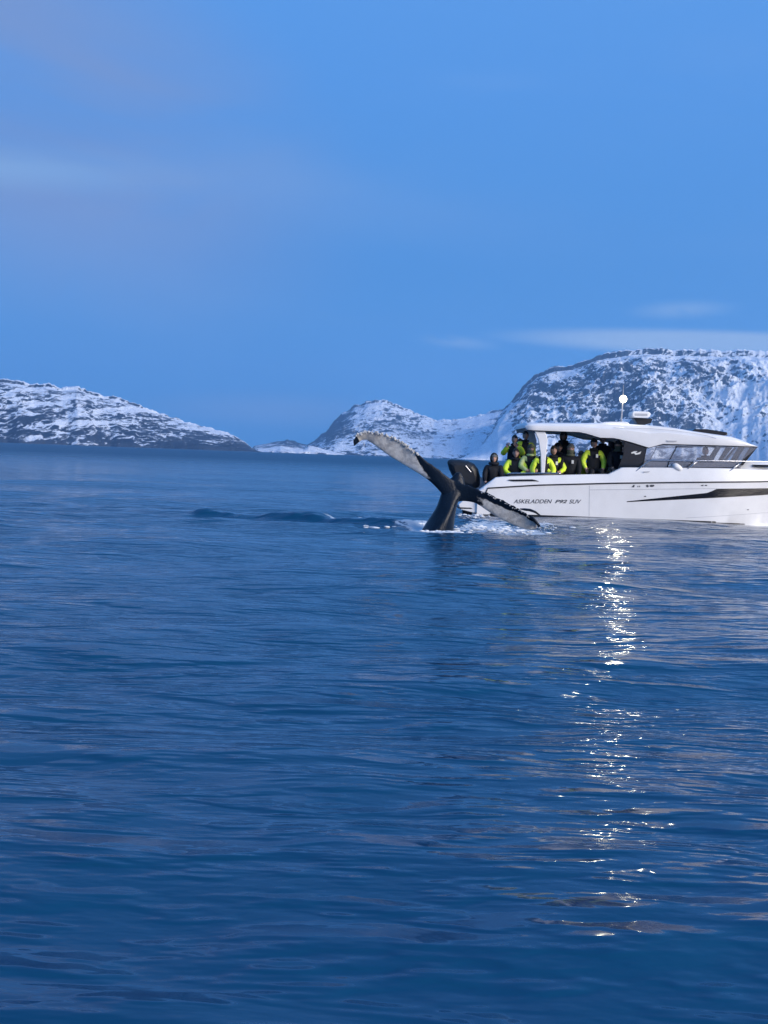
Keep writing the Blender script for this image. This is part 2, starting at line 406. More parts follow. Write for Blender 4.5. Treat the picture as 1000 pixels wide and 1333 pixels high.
mountain([(560, 603), (600, 596), (622, 583), (640, 560), (650, 540), (658, 529), (668, 519), (680, 503), (692, 491), (704, 482), (722, 477), (745, 474), (762, 468), (778, 461),
          (800, 457), (822, 454), (845, 452.5), (880, 454), (910, 453.5), (940, 455), (970, 454), (1000, 457), (1080, 462), (1180, 480), (1300, 530), (1420, 600), (1480, 640)],
         3800, 4900, 1100, 330, .33,
         lambda U, V: .10*smooth(820-U, 0, 120)-.10-.26*smooth(U, 860, 990)-.7*smooth(672-U, 0, 24)*smooth(.85-V, 0, .3)-.35*smooth(.40-V, 0, .3)*smooth(690-U, 0, 50)+.10*smooth(.75-V, 0, .2)*smooth(860-U, 0, 60)-.02*smooth(V, .85, 1), 240,
         'broad steep snowy mountain with speckled dark rock rising behind the white boat', seed=4.0, prof=.7, gully=.10)
mountain([(325, 592), (336, 584), (350, 583), (365, 580), (380, 582), (395, 584), (402, 579), (420, 584), (450, 592), (480, 598)], 3300, 3600, 240, 60, .5,
         lambda U, V: -.28, 160, 'low snow patched skerries along the far shoreline between the two mountains', seed=9.0, prof=.5)

# ------------------------------------------------------------------ water
def build_water():
    s = np.arange(1250, 3, -1.75); rr = CAMH*FPX/s
    rr = np.concatenate([np.array([.05, .6, 1.2]), rr, np.arange(24.2, 32.5, .075), np.geomspace(rr[-1]*1.1, 16000, 46)])
    rr = np.unique(rr); rr = rr[np.concatenate([[True], np.diff(rr) > .004])]
    af = np.linspace(-R(27), R(27), 760); ab = np.linspace(R(27), 2*math.pi-R(27), 200)[1:-1]
    th = np.concatenate([af, ab])
    dr = np.gradient(rr)[:, None]
    Rr, Th = np.meshgrid(rr, th, indexing='ij')
    X = Rr*np.sin(Th); Y = Rr*np.cos(Th); Z = np.zeros_like(X)
    rs = np.random.RandomState(12)
    fade_far = 1-smooth(Rr, 400, 1500)
    patch = .75+.5*fbm(X/14+3, Y/9, 3)
    for i in range(70):
        lam = .55*(14/.55)**rs.rand(); a0 = rs.normal(0, .45) + (R(-8) if lam > 3 else 0)
        A = .0062*lam**.92*(.4+rs.rand())
        if lam > 7: A *= .5
        kx, ky = math.sin(a0)*2*math.pi/lam, math.cos(a0)*2*math.pi/lam
        w = smooth(lam/dr, 1.6, 3.5)*(.46 if lam > 3 else .5)
        ph = kx*X+ky*Y+rs.rand()*6.28+.8*pnoise(X/lam/4+i, Y/lam/4)
        Z += A*w*(np.sin(ph)+.22*np.cos(2*ph))*(patch if lam < 3 else 1)*fade_far
    cr = smooth(fbm(X*.42+11, Y*.95+4, 3), .05, .55)
    Z += .022*cr*smooth(1.0/dr, 1.2, 3.0)
    # rolling ridge the whale pushed up, and churned water round the fluke
    p0, p1 = on_water(246, 670), on_water(552, 689)
    t = (X-p0.x)/(p1.x-p0.x); yl = p0.y+(p1.y-p0.y)*t
    env = smooth(t, -.02, .04)*(1-smooth(t, .96, 1.02))
    hh = .072*(1.0+.8*fbm(X*1.7, X*0+3.3, 5)+.15*np.sin(t*17))
    yr = yl+.25*fbm(X*.5, X*0+8.1, 3)
    d = (Y-yr)
    Z += env*1.15*np.clip(hh, .05, .2)*np.exp(-(d/np.where(d < 0, .13, .6))**2)*(1+.5*pnoise(X*2.4, Y*2.2))
    Z -= env*.05*np.exp(-((d+.65)/.35)**2)
    p2 = on_water(360, 676); env2 = smooth(X, on_water(330, 676).x, p2.x)*(1-smooth(X, on_water(425, 676).x, on_water(440, 676).x))
    Z += env2*.07*np.exp(-((Y-p2.y+.3)/.2)**2)
    wp = on_water(572, 692); q = np.hypot(X-wp.x, (Y-wp.y))
    Z += .03*np.cos(q*5.2)*np.exp(-q/1.6)*smooth(q, .2, .5)
    ch = np.exp(-((X-on_water(630, 688).x)/1.9)**2-((Y-on_water(620, 686).y)/2.2)**2)+np.exp(-((X-on_water(500, 684).x)/1.4)**2-((Y-on_water(500, 683).y)/1.6)**2)
    Z += ch*.16*fbm(X*1.3, Y*.9, 4)
    def el(px, py, rx, ry, amt):
        c = on_water(px, py); return amt*np.exp(-((X-c.x)/rx)**2-((Y-c.y)/ry)**2)
    foam = (el(520, 683, .85, 1.7, .88)+el(470, 679, .9, 1.4, .85)+el(437, 679, .5, 1.0, .8)+el(373, 675, .12, .6, 1.2)+el(545, 687, .5, 1.3, .8)
            + el(575, 694.5, .6, .45, 1.5)+el(556, 691, .3, .6, 1.0)+el(622, 689, .9, 1.5, .95)+el(655, 691, .8, 1.1, .9)+el(710, 686, .45, 1.2, 1.15)+el(695, 692, .5, .8, 1.0)
            + el(608, 676, .7, 1.2, 1.0)+el(640, 683, .8, 1.6, .8)+el(720, 679, .9, 1.0, .8)+el(560, 698, 1.2, 1.0, .55))
    # slack wet line along the hull
    foam += .50*np.exp(-((Y-33.15)/.12)**2)*smooth(X, 2.6, 3.0)
    o = fast_grid('sea', np.stack([X, Y, Z], -1), WATER, wrap=True, attrs={'foam': foam})
    tag(o, 'calm dark blue fjord water with small ripples', kind='structure')
build_water()

# ------------------------------------------------------------------ haze over the fjord
def haze():
    M = bpy.data.materials.new('cold_air'); M.use_nodes = True; M.node_tree.nodes.clear(); t = NT(M.node_tree)
    v = t.n('ShaderNodeVolumePrincipled', ins={'Color': (.34, .64, 1, 1), 'Density': 9.0e-5, 'Anisotropy': .2})
    o = t.n('ShaderNodeOutputMaterial'); t.link(v.outputs[0], o.inputs['Volume'])
    b = MB(); b.box((-9500, -2500, -5), (9500, 9800, 720))
    tag(b.build('haze', M), 'thin cold blue haze over the fjord', kind='stuff')
HAZE = True
if HAZE: haze()

# ------------------------------------------------------------------ motor boat
NY, FY = 33.3, 36.3; CY = (NY+FY)/2
def B(px, py, y=NY): p = at(px, py, y); return (p.x, p.z)
def bx(px): return B(px, 620)[0]
boat = empty('motor_boat', (bx(820), CY, 0))
tag(boat, 'white cabin motor boat with hardtop roof and open cockpit full of passengers', 'boat')
SHEER = [(622, 640), (634, 635.5), (700, 631.5), (800, 629), (900, 627.8), (1000, 627.2), (1070, 625), (1100, 622)]
GUN = [(622, 639), (645, 621.5), (655, 620.5), (700, 619), (760, 617.5), (792, 617), (799, 613.5), (809, 608.5), (870, 608.7), (940, 609.5), (1000, 611.5), (1060, 611), (1100, 607)]
xs_px = sorted(set(list(np.linspace(622, 1100, 60))+[645, 655, 792, 799, 809]))
bow_x = B(1100, 620)[0]
def halfbeam(px): t = min(max((px-900)/200, 0), 1); return 1.5*(1-t**2.2)+.02
def zl(tab, px): return B(px, float(interp(tab, px)))[1]
def side_y(px, z):
    zr = zl(SHEER, px); hb = halfbeam(px)
    return CY-hb+max(zr-z, 0)*(.07+.25*max(0, (px-930)/170))
def hull():
    m_ = MB()
    for sgn in (-1, 1):
        rows = []
        for px in xs_px:
            x = B(px, 640)[0]; hb = halfbeam(px); zr = zl(SHEER, px); zg = max(zl(GUN, px), zr+.002); rise = max(0, (px-1000)/100)**2*.9
            zc = .02+rise*.5; kz = -.5+rise*1.1
            yv = lambda z: -(CY-side_y(px, z))
            r_ = [(x, kz, 0.0)]
            pts = [(0, kz), (-(hb-.16)*.98+ .0, zc-.08), (yv(zc), zc), (yv(zc+(zr-zc)*.33), zc+(zr-zc)*.33), (yv(zc+(zr-zc)*.66), zc+(zr-zc)*.66), (-hb, zr), (-hb+.015, zr+.01), (-hb+.05, zr+(zg-zr)*.7), (-hb+.075, zg-.012), (-hb+.10, zg), (-hb+.24, zg), (-hb+.26, zg-.03), (-hb+.27, zg-.35)]
            pts = [(min(a, 0.0), b) for a, b in pts]
            rows.append([Vector((x, CY-sgn*a if sgn == 1 else CY+a, b)) for a, b in pts])
        m_.grid(rows)
        k = len(m_.v)
        # transom
        m_.add(rows[0]+[Vector((rows[0][0].x, CY, rows[0][-4].z))], [tuple(range(len(rows[0])+1))])
    o = m_.build('hull', gelcoat, boat); o.data.shade_smooth()
    me = o.data; bm = bmesh.new(); bm.from_mesh(me); bmesh.ops.remove_doubles(bm, verts=bm.verts, dist=.002); bmesh.ops.recalc_face_normals(bm, faces=bm.faces); bm.to_mesh(me); bm.free()
    me.set_sharp_from_angle(angle=R(28)) if hasattr(me, 'set_sharp_from_angle') else None
    return o
HULL = hull()
def strip(name, top, bot, px0, px1, n, m_, parent, proud=.004, thick=.0):
    b = MB(); rows = []
    for px in np.linspace(px0, px1, n):
        zt, zb = zl(top, px), zl(bot, px); x = B(px, 640)[0]
        rw = [Vector((x, side_y(px, zt)-proud, zt)), Vector((x, side_y(px, (zt+zb)/2)-proud, (zt+zb)/2)), Vector((x, side_y(px, zb)-proud, zb))]
        rw = [rw[0]+Vector((0, proud+.01, 0))]+rw+[rw[2]+Vector((0, proud+.01, 0))]
        rows.append(rw)
    b.grid(rows); return b.build(name, m_, parent)
# black rubbing strake along both sides, with its turned down end at the stern
for sg in (-1, 1):
    b = MB(); pts = []
    for px in np.linspace(635, 1099, 50):
        p = B(px, float(interp(SHEER, px))); pts.append((p[0], CY+sg*(halfbeam(px)+.004), p[1]))
    b.tube(pts, .021, 6); e = pts[0]; b.tube([e, (e[0]-.05, e[1], e[2]-.13)], .018, 6)
    b.build('rubbing_strake', blackp, boat, smooth=True)
strip('hull_window', [(817, 652.6), (921, 641.6), (927, 639.4), (933.5, 636.2), (1000, 636), (1050, 636), (1075, 637)], [(817, 653.6), (920, 648.6), (950, 647.2), (1000, 645.0), (1050, 641.5), (1075, 638)], 817, 1074, 90, blackgl, boat, .006)
strip('styling_crease', [(768, 637.4), (1000, 635.0)], [(768, 638.0), (1000, 635.5)], 768, 934, 20, gel_grey, boat, .003)
strip('styling_crease', [(895, 674.2), (1000, 668.6)], [(895, 674.6), (1000, 669.0)], 895, 1040, 20, gel_grey, boat, .003)
strip('vent_slot', [(661, 624.4), (664, 624.2), (693, 624.0), (701, 626.2)], [(661, 624.8), (667, 626.4), (697, 626.2), (701, 626.6)], 661, 701, 20, blackgl, boat, -.034)
b = MB(); b.grid([[Vector((bx(px), side_y(px, z)-.004, z)) for z in (-.02, .03, .055)] for px in np.linspace(640, 1060, 50)]); b.build('painted_waterline_shade', blackp, boat)  # dark strip painted in for the dark reflection where hull meets water
# fine seam in the hull side
b = MB(); b.grid([[Vector((B(767.3+dx_, q)[0], side_y(767, B(767, q)[1])-.003, B(767.3, q)[1])) for q in np.linspace(632, 672, 8)] for dx_ in (-.22, .22)])
b.build('hull_seam', gel_grey, boat)

def text_part(txt, px0, px1, pyc, hpx, parent, m_, shear=.35, y=None, bold=.004):
    cu = bpy.data.curves.new('lettering', 'FONT'); cu.body = txt; cu.size = 1; cu.shear = shear; cu.offset = bold; cu.fill_mode = 'FRONT'
    o = bpy.data.objects.new('tmp', cu); COL.objects.link(o); bpy.context.view_layer.update()
    me = bpy.data.meshes.new_from_object(o.evaluated_get(bpy.context.evaluated_depsgraph_get())); bpy.data.objects.remove(o)
    co = np.zeros(len(me.vertices)*3); me.vertices.foreach_get('co', co); co = co.reshape(-1, 3)
    a, b_ = co.min(0), co.max(0); off = boat.location
    for v in me.vertices:
        u = (v.co.x-a[0])/(b_[0]-a[0]); w = (v.co.y-a[1])/(b_[1]-a[1])
        px = px0+(px1-px0)*u; py = pyc+(pyc-pyc)+.0365*(px-(px0+px1)/2)*-.0 + hpx*(.5-w)
        X_, Z_ = B(px, py); yy = (side_y(px, Z_)-.005) if y is None else y
        v.co = Vector((X_, yy, Z_))-off
    me.materials.append(m_); o = bpy.data.objects.new('lettering', me); COL.objects.link(o); o.parent = parent; return o
text_part('ASKELADDEN', 668.5, 719, 652.7, 5.2, boat, decal, bold=.012)
text_part('P92', 722.5, 738.5, 652.9, 4.6, boat, decal, bold=.03)
text_part('SUV', 741, 757, 653.0, 5.2, boat, decal, bold=.012)
def mark(polys, name='hull_mark', m_=decal, proud=.005):
    for pl in polys:
        b = MB(); vs = []
        for px, py in pl:
            x, z = B(px, py); vs.append((x, side_y(px, z)-proud, z))
        b.add(vs, [tuple(range(len(vs)))]); b.build(name, m_, boat)
mark([[(822, 634.2), (824.6, 631.2), (826.2, 631.2), (825.6, 634.4)]]); mark([[(830, 632.2), (831, 632.2), (830.8, 634), (829.8, 634)], [(832.2, 632.2), (833.2, 632.2), (833, 634), (832, 634)]])
mark([[(840.5, 632.6), (842, 631), (844, 631.4), (844.6, 633.6), (842.4, 634.6)], [(845.4, 632.2), (847, 631), (851.5, 631.2), (851.8, 632.8), (849, 634), (846, 633.6)]])
mark([[(912.5, 631.4), (916, 631), (915.4, 632.8), (912.4, 632.6)], [(917.4, 631.2), (921, 631.2), (920, 632.8), (917.4, 632.4)]])
mark([[(838, 646.8), (840, 645.2), (841.8, 646.8)]]); mark([[(976, 663.6), (979.5, 663.4), (977.8, 665.2)]])
mark([[(836.5, 613.8), (846.5, 613.6), (844.4, 615), (841.5, 614.6), (838.8, 615.2)]], proud=-.02, m_=gel_grey)

# decks, cockpit sole, bulkhead
SOLE = .75
b = MB(); xa, xb = bx(624), bx(822); b.box((xa, NY+.22, SOLE-.05), (xb, FY-.22, SOLE)); b.build('cockpit_floor', deckm, boat)
b = MB(); rows = []
for px in np.linspace(822, 1098, 30):
    x = bx(px); hb = max(halfbeam(px)-.2, .01); z = zl(GUN, px)-.006
    rows.append([Vector((x, CY-hb, z)), Vector((x, CY, z+.04)), Vector((x, CY+hb, z))])
b.grid(rows); b.build('foredeck', gelcoat, boat, smooth=True)
for yy in (NY+.3, FY-.72):
    b = MB(); b.box((bx(664), yy, SOLE+.003), (bx(790), yy+.4, SOLE+.36)); o = b.build('bench', gel_grey, boat, bev=.02)
    c = MB(); c.box((bx(665), yy+.01, SOLE+.363), (bx(789), yy+.39, SOLE+.44)); c.build('cushion', cushion, o, bev=.03)
# stern swim platform either side of the motor
for y0 in (NY+.08, FY-1.0):
    b = MB(); b.prism([B(597, 657), B(602, 652.5), B(640, 650.5), B(640, 668), B(616, 667.5), B(600, 663.5)], y0, y0+.92)
    o = b.build('swim_platform', gelcoat, boat, bev=.02)
    c = MB(); c.prism([B(596.5, 660.4), B(613, 661), B(616, 662.6), B(597, 662.2)], y0-.012, y0+.9); c.build('rubber_edge', blackp, o)
# outboard motor
yo = CY-.32
def eng(cyy):
    prof = [(584, 601), (588, 598), (600, 598.6), (612, 600.2), (620, 604), (625.5, 611), (628.5, 622), (629, 634), (622, 639), (606, 636), (594, 626), (587, 612)]
    b = MB(); n = len(prof)
    cxx, czz = B(607, 618)
    for i, (sc, yy) in enumerate(((.62, -.30), (.88, -.24), (1, -.12), (1, .12), (.88, .24), (.62, .30))):
        pass
    rings = [[Vector((cxx+(B(*p)[0]-cxx)*sc*1.0+.02, cyy+yy, czz+(B(*p)[1]-czz)*sc*1.0)) for p in prof] for sc, yy in ((.62, -.30), (.88, -.24), (1, -.12), (1, .12), (.88, .24), (.62, .30))]
    v = [q for r_ in rings for q in r_]; f = [tuple(range(n-1, -1, -1)), tuple(5*n+k for k in range(n))]
    for i in range(5):
        for k in range(n): f.append((i*n+k, i*n+(k+1) % n, (i+1)*n+(k+1) % n, (i+1)*n+k))
    b.add(v, f); cow = b.build('outboard_motor', cowlm, boat, bev=.07)
    l = MB(); l.prism([B(603, 634), B(621, 637), B(622, 655), B(617, 676), B(606, 676), B(604, 655)], cyy-.1, cyy+.1); l.prism([B(596, 672), B(624, 672), B(624, 674), B(596, 674)], cyy-.17, cyy+.17)
    l.build('motor_leg', blackp, cow, bev=.03)
    k = MB()
    for pl in ([(608, 606), (609.4, 606.4), (616.5, 615), (615.4, 616)],):
        k.prism([B(*p) for p in pl], cyy-.335, cyy-.24)
    k.build('silver_trim', steel, cow, bev=.008)
    l = MB(); l.prism([B(612, 622), B(634, 622), B(636, 640), B(616, 644)], cyy-.16, cyy+.16); l.build('mounting_bracket', gel_grey, cow, bev=.02)
eng(yo)

# hardtop roof
TOP = [(684.5, 553), (687, 549.8), (700, 549.6), (740, 549.8), (790, 550.4), (830, 552), (860, 553.6), (880, 556), (905, 560.4), (930, 564), (957, 567.6), (975, 573), (988, 578.5), (993, 581)]
BOT = [(684.5, 556.5), (687, 559.6), (755, 562.2), (764, 564), (783, 569.6), (800, 570), (808, 571.5), (822, 575), (847, 582.6), (866, 577.6), (900, 578.6), (960, 580.2), (988, 581.4), (993, 581.6)]
def roof():
    b = MB(); ins = .1; rows = []
    for px in sorted(set(list(np.linspace(684.5, 993, 60))+[687, 755, 764, 783, 808, 847, 866])):
        x = B(px, 570)[0]; zt, zb = zl(TOP, px), zl(BOT, px); ud = max(zt-.14, zb+.001) if px > 686 else zb
        taper = .25*max(0, (px-930)/63)**2+.1*max(0, (692-px)/8)
        sec = []
        for sg, o_ in ((1, 0), (-1, 0)):
            y0 = NY+.14+taper
            pts = [(y0+.12, ud), (y0+.05, zb), (y0+.02, zb), (y0, zb+(zt-zb)*.25), (y0+.01, zb+(zt-zb)*.62), (y0+.06, zb+(zt-zb)*.72), (y0+.09, zt-.035), (y0+.22, zt-.008), (CY-.5, zt+.02)]
            sec.append([(y, z) if sg == 1 else (2*CY-y, z) for y, z in pts])
        full = sec[0]+sec[1][::-1]; full.append(full[0])
        rows.append([Vector((x, y, z)) for y, z in full])
    b.grid(rows); n = len(rows[0])-1
    b.add(rows[0][:-1], [tuple(range(n))]); b.add(rows[-1][:-1], [tuple(range(n))])
    o = b.build('hardtop', gelcoat, boat, smooth=True)
    bm = bmesh.new(); bm.from_mesh(o.data); bmesh.ops.remove_doubles(bm, verts=bm.verts, dist=.0005); bmesh.ops.recalc_face_normals(bm, faces=bm.faces); bm.to_mesh(o.data); bm.free()
    o.data.set_sharp_from_angle(angle=R(30)); return o
ROOF = roof()
for sg in (0, 1):
    yq = NY+.145 if not sg else FY-.145
    b = MB(); b.tube([(*B(px, float(interp(BOT, px))+.5), )[0:1]+(yq+(.035 if not sg else -.035),)+(B(px, float(interp(BOT, px))+.5)[1],) for px in (687, 700, 730, 755, 764, 783, 800, 808, 822, 835, 847)], .018, 6)
    b.build('roof_trim', blackp, ROOF)
b = MB(); b.tube([(B(px, q)[0], NY+.145, B(px, q)[1]) for px, q in ((800, 556.5), (850, 557.8), (880, 560.5), (905, 564), (922, 567), (934, 570.5))], .006, 5); b.build('roof_crease', gel_grey, ROOF)
b = MB(); b.prism([B(869, 573.2), B(883, 573.6), B(882, 575), B(871, 575)], NY+.13, NY+.15); b.build('maker_badge', gel_grey, ROOF)
b = MB()
b.prism([B(908, 561.5), B(914, 557.6), B(930, 557.8), B(957, 562), B(957.5, 565.5), B(953, 566.5)], CY-.75, CY+.75); b.build('sunroof', blackgl, ROOF, bev=.02)
b = MB(); b.prism([B(757, 550.2), B(784, 550.6), B(784, 553.5), B(757, 553.5)], NY+.4, NY+1.2); b.build('roof_hatch', gelcoat, ROOF, bev=.01)
b = MB(); b.prism([B(790, 549), B(803, 547.6), B(826, 547.8), B(831, 552), B(831, 554), B(790, 553)], CY-.5, CY+.4); b.build('equipment_plinth', gelcoat, ROOF, bev=.02)
b = MB(); b.tube([(B(862, 557)[0], CY-.4, B(862, 557)[1]), (B(881, 556)[0], CY-.4, B(881, 556)[1])], .012, 6); b.ball((B(879, 555)[0], CY-.4, B(879, 555)[1]), .03, 8, 6); b.build('roof_antenna', gel_grey, ROOF)
# radar
b = MB(); cx_, cz_ = B(832.5, 540.5, CY); b.prism([B(*p, CY) for p in ((820.5, 538), (822.5, 535.6), (841, 536.2), (844.5, 538.4), (843.5, 543), (840, 544.6), (823, 544), (820.5, 542))], CY-.3, CY+.3)
rad = b.build('radar_dome', gelcoat, ROOF, bev=.025)
b = MB(); b.prism([B(*p, CY) for p in ((823.5, 538.6), (840, 539), (840, 542), (823.5, 541.6))], CY-.306, CY-.29); b.build('panel', gel_grey, rad)
b = MB(); b.prism([B(*p, CY) for p in ((823, 544.2), (848, 545.4), (846, 551), (838, 553), (829, 553), (826, 548))], CY-.16, CY+.16); b.build('pedestal', blackp, rad)
# mast with the lit deck flood lamp
LX, LZ = B(811, 519.5, CY-.3)
b = MB(); b.tube([(B(808.5, 549, CY-.3)[0], CY-.3, B(808.5, 549, CY-.3)[1]), (B(810, 533, CY-.3)[0], CY-.3, B(810, 533, CY-.3)[1]), (LX, CY-.28, LZ)], [.03, .02, .018], 8)
mast = b.build('mast', gel_grey, ROOF, smooth=True)
b = MB(); b.prism([(LX+.085*math.cos(a), LZ+.085*math.sin(a)) for a in np.linspace(0, 2*math.pi, 16, endpoint=False)], CY-.32, CY-.20); b.build('lamp_housing', gel_grey, mast, bev=.02)
lensm = mat('lit_lamp_lens', (1, 1, 1), .3, emit=((1, .86, .52), 7.0))
b = MB(); b.ball((LX, CY-.35, LZ), (.11, .07, .11), 20, 12); b.build('lamp_lens', lensm, mast, smooth=True)
ld = bpy.data.lights.new('deck_flood_lamp', 'SPOT'); ld.energy = 95; ld.color = (1, .93, .70); ld.shadow_soft_size = .06; ld.spot_size = R(115); ld.spot_blend = .5
lo = bpy.data.objects.new('deck_flood_lamp', ld); COL.objects.link(lo); lo.location = (LX, CY-.52, LZ)
lo.rotation_euler = Vector((.10, 1, .22)).to_track_quat('Z', 'Y').to_euler()
b = MB(); b.tube([(LX, CY-.3, LZ+.08), (LX, CY-.3, LZ+.42)], .008, 5); b.build('whip_aerial', gel_grey, mast)

# roof posts
for yq in (NY+.22, FY-.34):
    b = MB(); b.prism([B(697, 560), B(711, 560), B(714.5, 572), B(713, 586), B(710.5, 616), B(706, 616), B(705.5, 592), B(702.5, 572)], yq, yq+.12)
    b.build('roof_post', gelcoat, boat, bev=.015)
# cabin sides
for side in (0, 1):
    yq = NY+.26 if side == 0 else FY-.26; s_ = 1 if side == 0 else -1
    def pane(prof, name, m_, dy=0, th=.012, par=boat):
        b = MB(); b.prism([B(*p) for p in prof], yq+s_*dy, yq+s_*(dy+th)); return b.build(name, m_, par)
    wf = pane([(844, 583.5), (866, 578), (991, 581.5), (969, 600), (967, 609.5), (839, 609.5)], 'side_window', glass)
    dk = pane([(816, 572.2), (822, 573.5), (848, 583), (843.5, 583.5), (838.5, 609.5), (807, 609.5), (814, 592)], 'tinted_side_window', darkglass)
    fr = MB()
    def bar(p, q, r_=.014): fr.tube([(B(*p)[0], yq-s_*.006, B(*p)[1]), (B(*q)[0], yq-s_*.006, B(*q)[1])], r_, 6)
    for p, q, r_ in (((844, 583.5), (866, 578.2), .012), ((866, 578.6), (990, 581.8), .012), ((844, 583.5), (839, 609), .018), ((882, 581.2), (935, 581.8), .012), ((884, 581), (873.5, 601), .014), ((873.5, 601), (871.5, 609), .02),
                     ((848, 600.5), (905, 601.5), .010), ((905, 602), (897, 609), .012), ((866, 608.8), (966, 609), .012)): bar(p, q, r_)
    fr.build('window_frame', blackp, wf)
    pl = MB(); pl.prism([B(966, 581), B(974, 581), B(958, 608), B(949, 608)], yq+s_*.016, yq+s_*.05); pl.prism([B(981, 581.5), B(990.5, 581.6), B(971, 606), B(966, 606)], yq+s_*.016, yq+s_*.06); pl.build('front_pillar', blackp, wf)
    sl = MB(); sl.prism([B(848, 601.5), B(872, 601.5), B(871, 609), B(842, 609)], yq+s_*.014, yq+s_*.03); sl.prism([B(912, 602.5), B(966, 602.5), B(966, 609), B(902, 609)], yq+s_*.014, yq+s_*.03)
    sl.build('lower_trim_panel', gel_grey if side else cushion, wf)
# wave shaped white mark on the dark pane
b = MB(); yq = NY+.25; b.prism([B(*p) for p in ((824, 589), (828, 587.4), (832.5, 587.2), (830, 589.4), (833, 589.6), (837.5, 587.4), (836, 590.8), (830, 592.2), (828, 590), (824.6, 590.6))], yq, yq+.004); b.build('white_mark', reflect, boat)
# windscreen leaning forward at the top, and the after bulkhead with its doorway
b = MB(); p, q = B(990, 581.8), B(968, 609); b.add([(p[0], NY+.45, p[1]), (p[0], FY-.45, p[1]), (q[0], FY-.3, q[1]), (q[0], NY+.3, q[1])], [(0, 1, 2, 3)]); b.build('windscreen', glass, boat)
for ya in (CY-.9, CY, CY+.9):
    b = MB(); b.tube([(p[0], ya, p[1]), (q[0], ya, q[1])], .03, 6); b.build('windscreen_post', blackp, boat)
b = MB(); x0 = bx(824)
b.box((x0, NY+.29, .80), (x0+.03, CY-.35, B(824, 574)[1])); b.box((x0, CY+.35, .80), (x0+.03, FY-.29, B(824, 574)[1])); b.build('cabin_bulkhead', darkglass, boat)
# interior: dash, helm seats, galley side
b = MB(); b.prism([B(940, 640), B(975, 640), B(972, 606), B(956, 601), B(944, 604)], NY+.5, FY-.5); b.build('dashboard', gel_grey, boat, bev=.03)
b = MB(); b.box((bx(830), NY+.29, SOLE-.06), (bx(972), FY-.29, SOLE-.005)); b.build('cabin_floor', deckm, boat)
for ys in (CY-.75, CY+.45):
    b = MB(); b.box((bx(912)-.22, ys-.25, SOLE+.48), (bx(912)+.22, ys+.25, SOLE+.6)); b.tube([(bx(912), ys, SOLE), (bx(912), ys, SOLE+.48)], .06, 8)
    o = b.build('helm_seat', gel_grey, boat, bev=.03)
    c = MB(); c.box((bx(912)-.27, ys-.24, SOLE+.605), (bx(912)-.17, ys+.24, SOLE+.98)); c.build('seat_back', cushion, o, bev=.04)
b = MB(); wx, wz = B(938, 600); ring = [(wx-.12+.06*math.cos(a), CY-.75+.17*math.cos(a*1.0+1.57), wz+.16*math.sin(a)) for a in np.linspace(0, 2*math.pi, 16)]
b.tube(ring, .012, 5, cap=False); b.build('steering_wheel', blackp, boat)
# raised foredeck coachroof with hatch
b = MB(); rows = []
for px, pt in ((966, 610), (972, 603.5), (985, 601.5), (1010, 602), (1040, 606), (1065, 611)):
    x = bx(px); z = B(px, pt, CY-.6)[1]; z0 = B(px, 613)[1]; w = min(.95, halfbeam(px)-.3); w = max(w, .2)
    rows.append([Vector((x, CY-w, z0)), Vector((x, CY-w*.86, z)), Vector((x, CY, z+.03)), Vector((x, CY+w*.86, z)), Vector((x, CY+w, z0))])
b.grid(rows); b.build('coachroof', gelcoat, boat, smooth=True)
b = MB(); b.prism([B(989, 605), B(1025, 605.5), B(1022, 608.4), B(991, 607.8)], CY-.96, CY-.80); b.build('deck_window', blackgl, boat)
# steel rails
def rail(pts, r_, name='hand_rail', yoff=.07, m_=steel):
    for sg in (0, 1):
        b = MB()
        for pl in pts:
            b.tube([(B(px, py)[0], (CY-halfbeam(px)+yoff) if not sg else (CY+halfbeam(px)-yoff), B(px, py)[1]) for px, py in pl], r_, 8)
        b.build(name, m_, boat, smooth=True)
rail([[(824, 617), (838, 605.5), (845, 600.3), (850, 599), (900, 599.4), (985, 600.6), (1030, 601.5), (1060, 602), (1088, 602)], [(945, 617), (958, 609), (969, 601)], [(1045, 612), (1045, 602)], [(896, 610), (909, 600)]], .016)
rail([[(661, 617.3), (665, 616.2), (700, 616.0), (728, 616.0), (734, 618)]], .018, yoff=.16)
rail([[(660, 618.2), (735, 617.6)]], .022, 'gunwale_trim', .14, blackp)
rail([[(790, 616), (796, 608.5), (800, 608)]], .014, 'step_rail', .1, blackp)
# white fender strapped on the side deck and a cleat
b = MB(); a0, a1 = B(877, 604.5), B(889, 613)
pts = [Vector((a0[0]+(a1[0]-a0[0])*t, NY+.10, a0[1]+(a1[1]-a0[1])*t)) for t in np.linspace(0, 1, 9)]
b.tube(pts, [.03, .08, .095, .1, .1, .1, .095, .08, .03], 12); fo = b.build('fender', gelcoat, boat, smooth=True)
b = MB(); b.tube([pts[-1], pts[-1]+Vector((.12, 0, .0))], .014, 6); b.ball(pts[-1]+Vector((.04, -.02, -.02)), .035, 8, 6); b.ball(pts[-1]+Vector((.17, -.02, .0)), .035, 8, 6); b.build('fender_line', rubber, fo)

